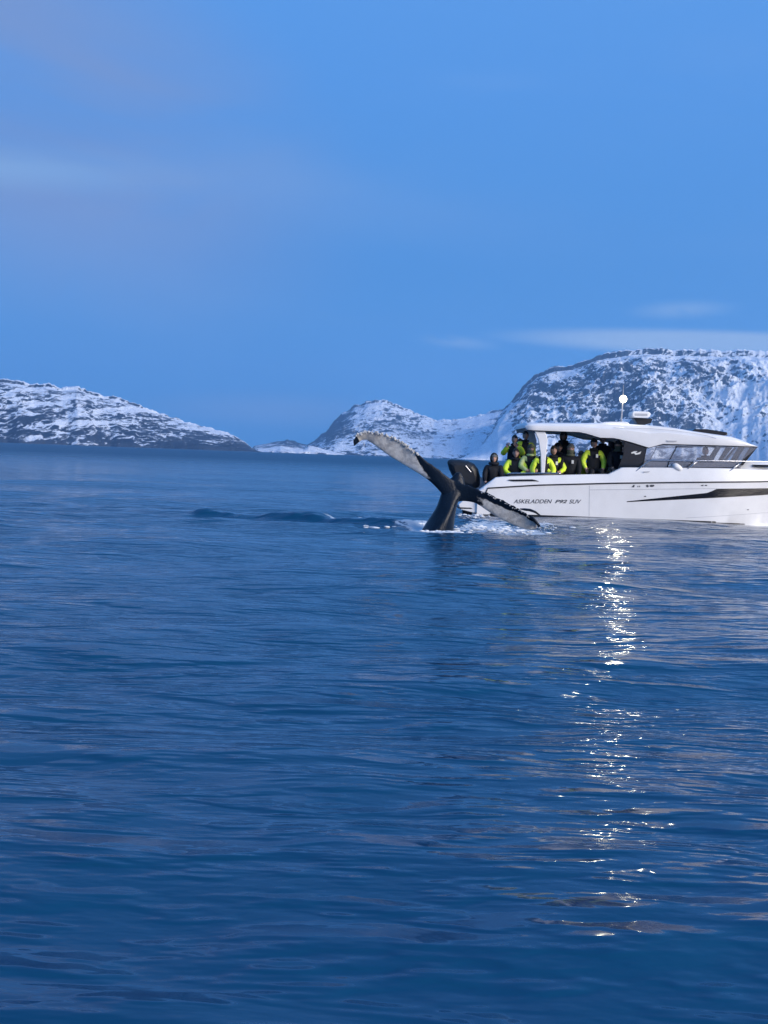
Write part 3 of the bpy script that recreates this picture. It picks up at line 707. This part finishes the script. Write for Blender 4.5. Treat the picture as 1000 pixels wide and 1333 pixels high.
# ------------------------------------------------------------------ people
def skin_mesh(J, E, root=0):
    """J: list of (pos, radius); E: edges -> evaluated smooth mesh"""
    me = bpy.data.meshes.new('sk'); me.from_pydata([tuple(j[0]) for j in J], E, [])
    o = bpy.data.objects.new('sk', me); COL.objects.link(o)
    md = o.modifiers.new('k', 'SKIN'); md.use_smooth_shade = True; md.branch_smoothing = .6
    for v, j in zip(me.skin_vertices[0].data, J): v.radius = j[1] if isinstance(j[1], tuple) else (j[1], j[1])
    me.skin_vertices[0].data[root].use_root = True
    ss = o.modifiers.new('s', 'SUBSURF'); ss.levels = ss.render_levels = 1
    bpy.context.view_layer.update(); dg = bpy.context.evaluated_depsgraph_get()
    r_ = bpy.data.meshes.new_from_object(o.evaluated_get(dg)); bpy.data.objects.remove(o); return r_

def person(px, py_top, y, label, seated=True, turn=0, sleeve=suit, chest=suit, hat=None, hair=hair_brown, hoodm=None,
           arms=None, lean=0.0, head_turn=0, badge=False, scale=1.06, buff=None, legm=None, shoulder=None):
    """py_top: photo row of the top of the head; arms: [(elbow, hand), (elbow, hand)] relative to the shoulders, image left arm first"""
    top = at(px, py_top, y)
    zs = -.48 if seated else 0.0
    H = 1.74+zs
    base = Vector((top.x, y, top.z-H*scale)); root = empty('person', base)
    tag(root, label, 'person', 'people aboard the white boat')
    base_z = 0
    V = Vector; J = []; E = []; lab = []
    def j(p, r_, par=None, l=None):
        J.append((V(p), r_)); i = len(J)-1
        if par is not None: E.append((par, i)); lab.append((par, i, l))
        return i
    z = zs
    pel = j((0, 0, .95+z), (.18, .15)); ab_ = j((lean*.3, -.01, 1.12+z), (.185, .145), pel, 'chest'); ch = j((lean*.7, -.01, 1.30+z), (.205, .155), ab_, 'chest')
    nk = j((lean, 0, 1.46+z), .065, ch, 'chest'); nk2 = j((lean*1.05, -.01, 1.53+z), .055, nk, 'skin')
    arms = arms or [((-.07, -.06, -.27), (.02, -.20, -.42)), ((.07, -.06, -.27), (-.02, -.20, -.42))]
    hands = []
    for sg, (e_, h_) in zip((-1, 1), arms):
        sh = j((sg*.185+lean*.8, 0, 1.39+z), .105, ch, 'shoulder'); sp_ = V((sg*.2+lean*.8, 0, 1.39+z))
        el_ = j(sp_+V(e_), .084, sh, 'sleeve'); wr = j(sp_+V(h_), .052, el_, 'sleeve')
        dirh = (V(h_)-V(e_)).normalized(); pm = j(sp_+V(h_)+dirh*.05, (.04, .022), wr, 'hand'); hands.append((sp_+V(h_)+dirh*.07, dirh, sg))
    for sg in (-1, 1):
        hp = j((sg*.10, 0, .88+z), .105, pel, 'leg')
        if seated:
            kn = j((sg*.13, -.40, .90+z), .08, hp, 'leg'); an = j((sg*.13, -.40, .55+z), .06, kn, 'leg')
            j((sg*.14, -.52, .515+z), .045, an, 'boot')
        else:
            kn = j((sg*.11, -.02, .50), .08, hp, 'leg'); an = j((sg*.12, 0, .10), .06, kn, 'leg'); j((sg*.13, -.14, .045), .045, an, 'boot')
    me = skin_mesh(J, E)
    mats_ = {'chest': 0, 'shoulder': 1, 'sleeve': 1, 'hand': 2, 'skin': 2, 'leg': 3, 'boot': 4}
    for mm in (chest, sleeve, skinm, legm or suit, rubber): me.materials.append(mm)
    for p in me.polygons:
        c = p.center; best = 9; bl = 'chest'; bt = 0
        for a, b_, l in lab:
            A_, B_ = J[a][0], J[b_][0]; t = max(0, min(1, (c-A_).dot(B_-A_)/max((B_-A_).length_squared, 1e-6)))
            d = (A_+(B_-A_)*t-c).length-(.05 if l == 'chest' else 0)
            if d < best: best = d; bl = l; bt = t
        k = mats_[bl]
        if bl == 'shoulder' and bt < .55: k = 0
        p.material_index = k
    # head: skull, jaw, nose, ears; hands: palm and five fingers
    bm = bmesh.new(); bm.from_mesh(me)
    def add(mb, mi, sm=True):
        vs = [bm.verts.new(v) for v in mb.v]
        for f in mb.f:
            try: q = bm.faces.new([vs[i] for i in f]); q.material_index = mi; q.smooth = sm
            except ValueError: pass
    hc = V((lean*1.1, -.02, 1.625+z)); ht = Matrix.Rotation(R(head_turn), 3, 'Z')
    hb_ = MB(); hb_.ball((0, 0, 0), (.078, .098, .118), 16, 12)
    for v in hb_.v:
        if v.z < -.02: k = 1-(-.02-v.z)*2.2; v.x *= k; v.y = v.y*k-(-.02-v.z)*.25
        if v.y < -.05 and abs(v.x) < .022 and -.05 < v.z < .02: v.y -= .022
        if v.y < -.05 and .01 < abs(v.x) < .05 and .0 < v.z < .03: v.y += .008
    for sg in (-1, 1): hb_.ball((sg*.08, .005, -.005), (.012, .022, .032), 8, 6)
    hb_.v = [hc+ht@v for v in hb_.v]; add(hb_, 2)
    for hp, dr_, sg in hands:
        side = dr_.cross(V((0, 1, .3))).normalized(); nrm = side.cross(dr_).normalized()
        fb = MB()
        for k in range(4):
            o_ = hp+side*((k-1.5)*.021); L = (.068, .078, .073, .056)[k]
            p1 = o_+dr_*L*.5; p2 = p1+(dr_*.7+nrm*.7).normalized()*L*.35; p3 = p2+(dr_*.25+nrm).normalized()*L*.3
            fb.tube([o_-dr_*.02, p1, p2, p3], [.0105, .0095, .0085, .006], 6)
        o_ = hp-dr_*.035+side*(.03*-sg); p1 = o_+(dr_*.6+side*-sg*.9).normalized()*.035; p2 = p1+(dr_+nrm*.4).normalized()*.03
        fb.tube([o_, p1, p2], [.013, .011, .007], 6); add(fb, 2)
    bmesh.ops.scale(bm, vec=(scale,)*3, verts=bm.verts)
    if turn: bmesh.ops.rotate(bm, cent=(0, 0, 0), matrix=Matrix.Rotation(R(turn), 3, 'Z'), verts=bm.verts)
    bm.to_mesh(me); bm.free(); me.shade_smooth(); me.name = 'body'
    body = bpy.data.objects.new('body', me); COL.objects.link(body); body.parent = root
    tr = Matrix.Rotation(R(turn), 3, 'Z')
    def child(mb, name, mm, local_head=True, sm=True):
        vs = [(hc+ht@v) if local_head else v for v in mb.v]
        mb.v = [base+tr@(v*scale) for v in vs]; o = mb.build(name, mm, root, smooth=sm); return o
    for sg in (-1, 1):
        e_ = MB(); e_.ball((sg*.03, -.089, .012), (.012, .008, .008), 8, 6); child(e_, 'eye', eyem)
    e_ = MB(); e_.ball((0, -.100, -.055), (.024, .008, .007), 8, 6); child(e_, 'mouth', lipm)
    def cap(r_, zc, cut, back=0.0):
        c = MB(); c.ball((0, back, zc), r_, 18, 14); keep = []
        for f in c.f:
            q = sum((c.v[i] for i in f), V())/len(f)
            if cut(q): keep.append(f)
        used = sorted({i for f in keep for i in f}); mp = {i: k for k, i in enumerate(used)}; c.v = [c.v[i] for i in used]; c.f = [tuple(mp[i] for i in f) for f in keep]; return c
    hr = cap((.088, .108, .128), .004, lambda q: q.z > .06 or (q.y > -.015 and q.z > -.09) or (q.z > .035 and q.y > -.09), .008); child(hr, 'hair', hair)
    if hat:
        h = cap((.096, .116, .132), .012, lambda q: q.z > .038, .006); child(h, 'beanie', hat); h = MB(); h.tube([(.092*math.cos(a), .006+.112*math.sin(a), .045) for a in np.linspace(0, 2*math.pi, 17)], .016, 6, cap=False); child(h, 'beanie_cuff', hat)
    if hoodm:
        h = cap((.115, .13, .155), -.0, lambda q: q.y > -.045 and q.z > -.14 or q.z > .085, .02); child(h, 'hood', hoodm)
        h = MB(); h.tube([(.11*math.cos(a), .02+.11*math.sin(a), -.15) for a in np.linspace(0, 2*math.pi, 13)], .045, 8, cap=False); child(h, 'collar', hoodm)
    else:
        h = MB(); h.tube([(.085*math.cos(a), .01+.085*math.sin(a), -.155) for a in np.linspace(0, 2*math.pi, 13)], .032, 8, cap=False); child(h, 'collar', shoulder or (buff or chest))
    if buff:
        h = cap((.089, .112, .10), -.05, lambda q: q.z < -.03, -.004); child(h, 'neck_warmer', buff)
    if badge:
        h = MB(); h.box((.02, -.190, 1.25+z), (.075, -.155, 1.34+z)); child(h, 'chest_badge', reflect, False, False)
    return root

dn = lambda a=.05, f=-.1: [((-a, f*.6, -.26), (-a*.3, f-.1, -.44)), ((a, f*.6, -.26), (a*.3, f-.1, -.44))]
fold = [((-.09, -.10, -.23), (.08, -.24, -.33)), ((.09, -.10, -.23), (-.08, -.24, -.33))]
photo = [((-.10, -.14, -.20), (.06, -.32, .02)), ((.10, -.14, -.20), (-.06, -.32, .02))]
person(642.5, 591, 34.1, 'person in a black jacket and grey beanie sitting at the stern beside the outboard motor', turn=-5, hat=beanie_grey, hoodm=suit, arms=dn(.04), lean=.02)
person(669, 566.5, 34.75, 'person standing bareheaded at the cockpit\'s aft end, yellow shoulders, hands raised', False, -18, sleeve=hiviz, arms=photo, lean=.03)
person(677, 571, 35.3, 'person in a maroon jacket between the two standing at the aft end', False, 10, sleeve=maroon, chest=maroon, arms=dn(.02), scale=.95)
person(684.5, 561.5, 35.0, 'tallest dark haired person with yellow sleeves standing just aft of the roof post', False, 0, sleeve=hiviz, arms=[((-.03, -.02, -.27), (.0, -.1, -.5)), ((.05, -.02, -.27), (.04, -.1, -.5))])
person(672, 584.0, 34.2, 'aftmost seated person with bright yellow sleeves, below the one with raised hands', True, -6, sleeve=hiviz, arms=fold, scale=1.14)
person(691.5, 579.0, 34.2, 'seated person in an olive beanie and pale yellow hood, aft of the roof post', True, 4, sleeve=paleviz, hat=beanie_olive, arms=fold, badge=True, shoulder=paleviz, buff=beanie_olive, scale=1.12)
person(707.5, 582, 34.0, 'person in a bright yellow jacket sitting behind the white roof post', True, 0, sleeve=hiviz, arms=dn(.10), hat=beanie_black, scale=1.1)
person(721, 580.5, 34.2, 'seated person with yellow sleeves and white badge directly forward of the roof post', True, 8, sleeve=hiviz, arms=fold, badge=True, scale=1.14)
person(728.5, 578, 34.9, 'short dark figure looking over the shoulders behind the two seated in mid cockpit', True, 0, arms=dn(.03), scale=1.0)
person(734, 563, 35.3, 'person all in black standing mid cockpit, head just under the roof', False, 0, hoodm=suit, arms=dn(.08))
person(743.5, 578.5, 34.2, 'seated person in black with a grey green neck warmer and reflective badge', True, -5, hat=beanie_grey, buff=beanie_olive, arms=dn(.03), badge=True, scale=1.16)
person(757, 588, 34.7, 'low figure in yellow jacket tucked between the grey hat and the big yellow jacket', True, 0, sleeve=hiviz, chest=hiviz, arms=dn(.06), hat=beanie_grey, scale=1.08)
person(773.5, 571.5, 34.25, 'big seated person in black vest and bright yellow sleeves with tall black beanie', True, 6, sleeve=hiviz, hat=beanie_black, arms=dn(.10, -.05), badge=True, scale=1.12)
person(785, 566.5, 34.9, 'person in plain black standing behind the big yellow sleeved passenger', False, 0, arms=dn(.07), hat=beanie_black)
person(804.5, 574, 34.1, 'person in black with white badge beside the dark cabin glass', True, 12, hat=beanie_black, arms=[((-.05, -.05, -.26), (0, -.18, -.42)), ((.10, -.12, -.16), (.12, -.25, .10))], badge=True, buff=beanie_olive)
person(918.5, 581.8, 34.3, 'brown haired person in a dark jacket at the helm behind the cabin window', True, 0, arms=dn(.03), head_turn=-8)

# ------------------------------------------------------------------ humpback fluke
def whale_skin():
    M = bpy.data.materials.new('wet_whale_skin'); M.use_nodes = True; t = NT(M.node_tree); p = M.node_tree.nodes['Principled BSDF']
    tcn = t.n('ShaderNodeTexCoord'); a = t.n('ShaderNodeAttribute', attribute_name='white')
    n1 = t.n('ShaderNodeTexNoise', ins={'Vector': tcn.outputs['Object'], 'Scale': 7.0, 'Detail': 6.0, 'Roughness': .65, 'Distortion': .6})
    n2 = t.n('ShaderNodeTexNoise', ins={'Vector': tcn.outputs['Object'], 'Scale': 26.0, 'Detail': 4.0, 'Roughness': .6})
    f = t.sstep(t.math('ADD', a.outputs['Fac'], t.math('MULTIPLY', t.math('SUBTRACT', n1.outputs[0], .5), 1.1)), .38, .62)
    dark = t.mix(t.sstep(n2.outputs[0], .45, .75), (.003, .008, .018), (.008, .016, .030))
    pale = t.mix(t.sstep(n1.outputs[0], .35, .7), (.76, .73, .67), (.44, .42, .39))
    t.link(t.mix(f, dark, pale), p.inputs['Base Color'])
    p.inputs['Roughness'].default_value = .30; p.inputs['Specular IOR Level'].default_value = .22
    b = t.n('ShaderNodeBump', ins={'Height': n2.outputs[0], 'Strength': .3, 'Distance': .03}); t.link(b.outputs[0], p.inputs['Normal'])
    return M
def fluke():
    WY = 25.0
    root = empty('humpback_whale', (at(572, 690, WY).x, WY, 0))
    tag(root, 'raised humpback tail fluke, dark with pale underside, in front of the boat stern', 'whale')
    VV = []; FF = []; WH = []
    LU = [(594, 627), (583, 620), (563, 605), (545, 591), (533, 582), (521, 573.5), (505, 566), (490, 562.5), (476, 561.5), (466, 564.5), (459.5, 572)]
    LL = [(585, 655), (573, 640), (560, 626.5), (546, 617), (535, 610.5), (524, 604), (505, 592.5), (490, 581), (479, 573.5), (472, 572.5), (461, 581.5)]
    RU = [(590, 624), (602, 629), (622, 636), (641, 644), (653, 650), (664, 655.5), (675, 661), (684, 666.5), (692, 673), (699, 681)]
    RL = [(590, 655), (602, 652), (619, 654), (636, 666), (647, 673), (658, 679), (670, 684.5), (680, 688), (690, 690.5), (699.5, 688)]
    def wing(U, L, left):
        nS, nC = 110, 26; ts = np.linspace(0, 1, len(U)); tt = np.linspace(0, 1, nS)
        def sm(a):
            y = np.interp(tt, ts, a)
            for _ in range(14): y[1:-1] = (y[:-2]+2*y[1:-1]+y[2:])/4
            return y
        ux, uy, lx, ly = (sm([p[0] for p in U]), sm([p[1] for p in U]), sm([p[0] for p in L]), sm([p[1] for p in L]))
        k0 = len(VV); rows = []
        for i in range(nS):
            s = tt[i]
            kn = .35*math.sin(s*95)+.5*math.sin(s*41+1)+random.uniform(-.45, .45)       # knobbly trailing edge
            kn *= min(1, s*5)
            u = (ux[i], uy[i]-kn)
            chord = math.hypot(ux[i]-lx[i], uy[i]-ly[i])/60
            dy_u = -.08*min(1, s*3)-.05*s; dy_l = .06*min(1, s*2.5)*(chord/.5)+.03
            if not left: dy_l += .05
            Pu = at(u[0], u[1], WY+dy_u); Pl = at(lx[i], ly[i], WY+dy_l)
            cv = Pl-Pu; nx = cv.cross(Vector((1, 0, .0) if True else 0)); ax_ = (at(ux[min(i+1, nS-1)], uy[min(i+1, nS-1)], WY)-at(ux[max(i-1, 0)], uy[max(i-1, 0)], WY)).normalized()
            nrm = cv.cross(ax_).normalized()
            if nrm.y > 0: nrm = -nrm
            th = (.13*(1-s)**1.2+.028)*min(1, chord/.25)
            ring = []
            for side in (1, -1):
                for c in range(nC):
                    w = c/(nC-1) if side == 1 else 1-c/(nC-1)
                    prof = (max(w, 0)**.8)*(1-w)**.45*1.9 if True else 0
                    cam = .10*math.sin(math.pi*w)*chord
                    pnt = Pu+cv*w+nrm*(side*th*prof*.6-cam*.4)
                    ring.append(pnt)
                    # pale pattern
                    if side == 1:
                        if left:
                            e_ = .58-1.25*smooth(s, .22, .50)
                            wv = smooth(w, e_-.05, e_+.15)*smooth(s, .10, .34)
                            wv = wv*(1-smooth(w, .80, .98)*(1-smooth(s, .45, .6))) if False else wv
                            if s > .93: wv = 0
                        else:
                            e_ = .34-.12*smooth(s, .3, .8)
                            wv = smooth(w, e_-.06, e_+.14)*smooth(s, .16, .36)*.95
                            if w < .10 and s > .45: wv = .35
                            if w < e_ and s > .3: wv = max(wv, .26)
                    else: wv = .1
                    if w < e_ and side == 1 and left and .12 < s < .6: wv = max(wv, .22)
                    WH.append(float(wv))
            rows.append(ring)
        n = len(rows[0])
        for r_ in rows: VV.extend(r_)
        for i in range(nS-1):
            for c in range(n): FF.append((k0+i*n+c, k0+i*n+(c+1) % n, k0+(i+1)*n+(c+1) % n, k0+(i+1)*n+c))
        FF.append(tuple(k0+c for c in range(n))); FF.append(tuple(k0+(nS-1)*n+c for c in range(n-1, -1, -1)))
    wing(LU, LL, True); wing(RU, RL, False)
    # tail stock
    st = [(615, 594, 600, .03), (621, 589, 603, .06), (627, 583, 605, .09), (633, 578.5, 606, .12), (641, 574.5, 603.5, .16), (652, 571.5, 596.5, .24), (662, 567.5, 594, .28), (672, 561, 592.5, .33), (684, 553, 591, .38), (696, 546, 590.5, .43), (712, 536, 592, .5)]
    k0 = len(VV); n = 28; tt = np.linspace(0, 1, 46); ts = np.linspace(0, 1, len(st)); cols = [np.interp(tt, ts, [q[i] for q in st]) for i in range(4)]
    for c in cols:
        for _ in range(4): c[1:-1] = (c[:-2]+2*c[1:-1]+c[2:])/4
    for py, xl, xr, ry in zip(*cols):
        a = at(xl, py, WY+.1); b_ = at(xr, py, WY+.1); c_ = (a+b_)/2; rx = (b_.x-a.x)/2
        for q in range(n):
            an = 2*math.pi*q/n; ridge = (1+.10*math.cos(2*an+py*.05))*(1+.05*math.sin(3*an+py*.12))
            VV.append(Vector((c_.x+rx*math.cos(an)*(1-.0), c_.y+ry*math.sin(an)*ridge, c_.z))); WH.append(.0)
    for i in range(len(tt)-1):
        for q in range(n): FF.append((k0+i*n+q, k0+i*n+(q+1) % n, k0+(i+1)*n+(q+1) % n, k0+(i+1)*n+q))
    FF.append(tuple(k0+q for q in range(n-1, -1, -1))); FF.append(tuple(k0+(len(tt)-1)*n+q for q in range(n)))
    sk = whale_skin()
    tmp = mesh_obj('tmp', VV, FF, sk, root)
    # thin ends fold over at the right tip
    rm = tmp.modifiers.new('r', 'REMESH'); rm.mode = 'VOXEL'; rm.voxel_size = .014; rm.adaptivity = 0
    sm_ = tmp.modifiers.new('s', 'SMOOTH'); sm_.factor = .5; sm_.iterations = 5
    bpy.context.view_layer.update()
    me = bpy.data.meshes.new_from_object(tmp.evaluated_get(bpy.context.evaluated_depsgraph_get())); bpy.data.objects.remove(tmp)
    kd = kdtree.KDTree(len(VV)); off = root.location
    for i, v in enumerate(VV): kd.insert(v-off, i)
    kd.balance()
    wv = [WH[kd.find(v.co)[1]] for v in me.vertices]
    a = me.attributes.new('white', 'FLOAT', 'POINT'); a.data.foreach_set('value', wv)
    me.materials.clear(); me.materials.append(sk); me.shade_smooth(); me.name = 'tail'
    o = bpy.data.objects.new('tail', me); COL.objects.link(o); o.parent = root
    print('whale verts', len(me.vertices))
    # barnacle clusters along the trailing edge
    barn = mat('barnacles', (.55, .55, .54), .7, noise=.3, nscale=20, bump=.6)
    def upper(pts, s): return np.interp(s, np.linspace(0, 1, len(pts)), [p[0] for p in pts]), np.interp(s, np.linspace(0, 1, len(pts)), [p[1] for p in pts])
    b = MB()
    for i in range(150):
        left = i < 105; s = random.uniform(.30, .93) if left else random.uniform(.25, .85)
        x, y = upper(LU if left else RU, s); r_ = random.uniform(.008, .026)*(1.25 if left else .7)
        P_ = at(x+random.uniform(-1, 1), y+random.uniform(-.3, 2.6)+(0 if left else 1.0), WY-.08-.05*s-random.uniform(.0, .05))
        b.ball(P_, (r_, r_*.8, r_*random.uniform(.7, 1.2)), 6, 4)
    tag(b.build('barnacle_crust', barn, root, smooth=True), kind='stuff')
    # ragged dark strips hanging off the right tip
    for pl in ([(677, 662.5), (683, 663.2), (690, 664), (697, 666.5), (703.5, 671.2)], [(689, 670.5), (694, 674.5), (699, 680.5), (702.5, 685.5)]):
        c = MB(); c.tube([at(x, y, WY-.14) for x, y in pl], [.012, .028, .03, .026, .016][:len(pl)] if len(pl) == 5 else [.014, .03, .03, .03], 8); c.build('frayed_tip', sk, root, smooth=True)
fluke()

# spray and broken water round the fluke
def spray():
    b = MB(); wm = mat('white_water', (.72, .76, .80), .5, noise=.15, bump=.5)
    def drops(px0, px1, py0, py1, y, n, r0, r1, flat=1):
        for _ in range(n):
            p = at(random.uniform(px0, px1), random.uniform(py0, py1), y+random.uniform(-.25, .25)); r_ = random.uniform(r0, r1)
            b.ball(p, (r_*flat, r_, r_), 6, 4)
    drops(459, 500, 555, 563, 24.8, 26, .004, .010); drops(474, 484, 575, 584, 24.8, 6, .004, .012); drops(500, 540, 562, 582, 24.8, 10, .003, .008)
    drops(700, 722, 679, 692, 25.2, 40, .004, .012); drops(600, 700, 684, 694, 25.2, 40, .004, .012, 2)
    tag(b.build('water_drops', wm, smooth=True), 'white water drops thrown up around the whale fluke', 'spray', kind='stuff')
    # low clumps of froth
    b = MB(); rs = random.Random(5)
    for px, py, rx, ry, n in ((518, 684, .8, 1.1, 260), (470, 680, .85, .7, 170), (437, 679, .35, .5, 50), (373, 675.5, .09, .2, 20), (578, 694.5, .42, .16, 90), (640, 690, .75, .9, 130), (712, 687, .35, .6, 60), (606, 672, .45, .6, 50)):
        c = on_water(px, py)
        for _ in range(n):
            x = c.x+rs.gauss(0, rx*.6); y = c.y+rs.gauss(0, ry*.6); r_ = rs.uniform(.01, .035)
            b.ball((x, y, rs.uniform(.0, .05)), (r_*rs.uniform(1.5, 4), r_*1.5, r_*.7), 7, 4)
    tag(b.build('froth', wm, smooth=True), 'low white froth left on the water beside the tail', 'foam', kind='stuff')
spray()
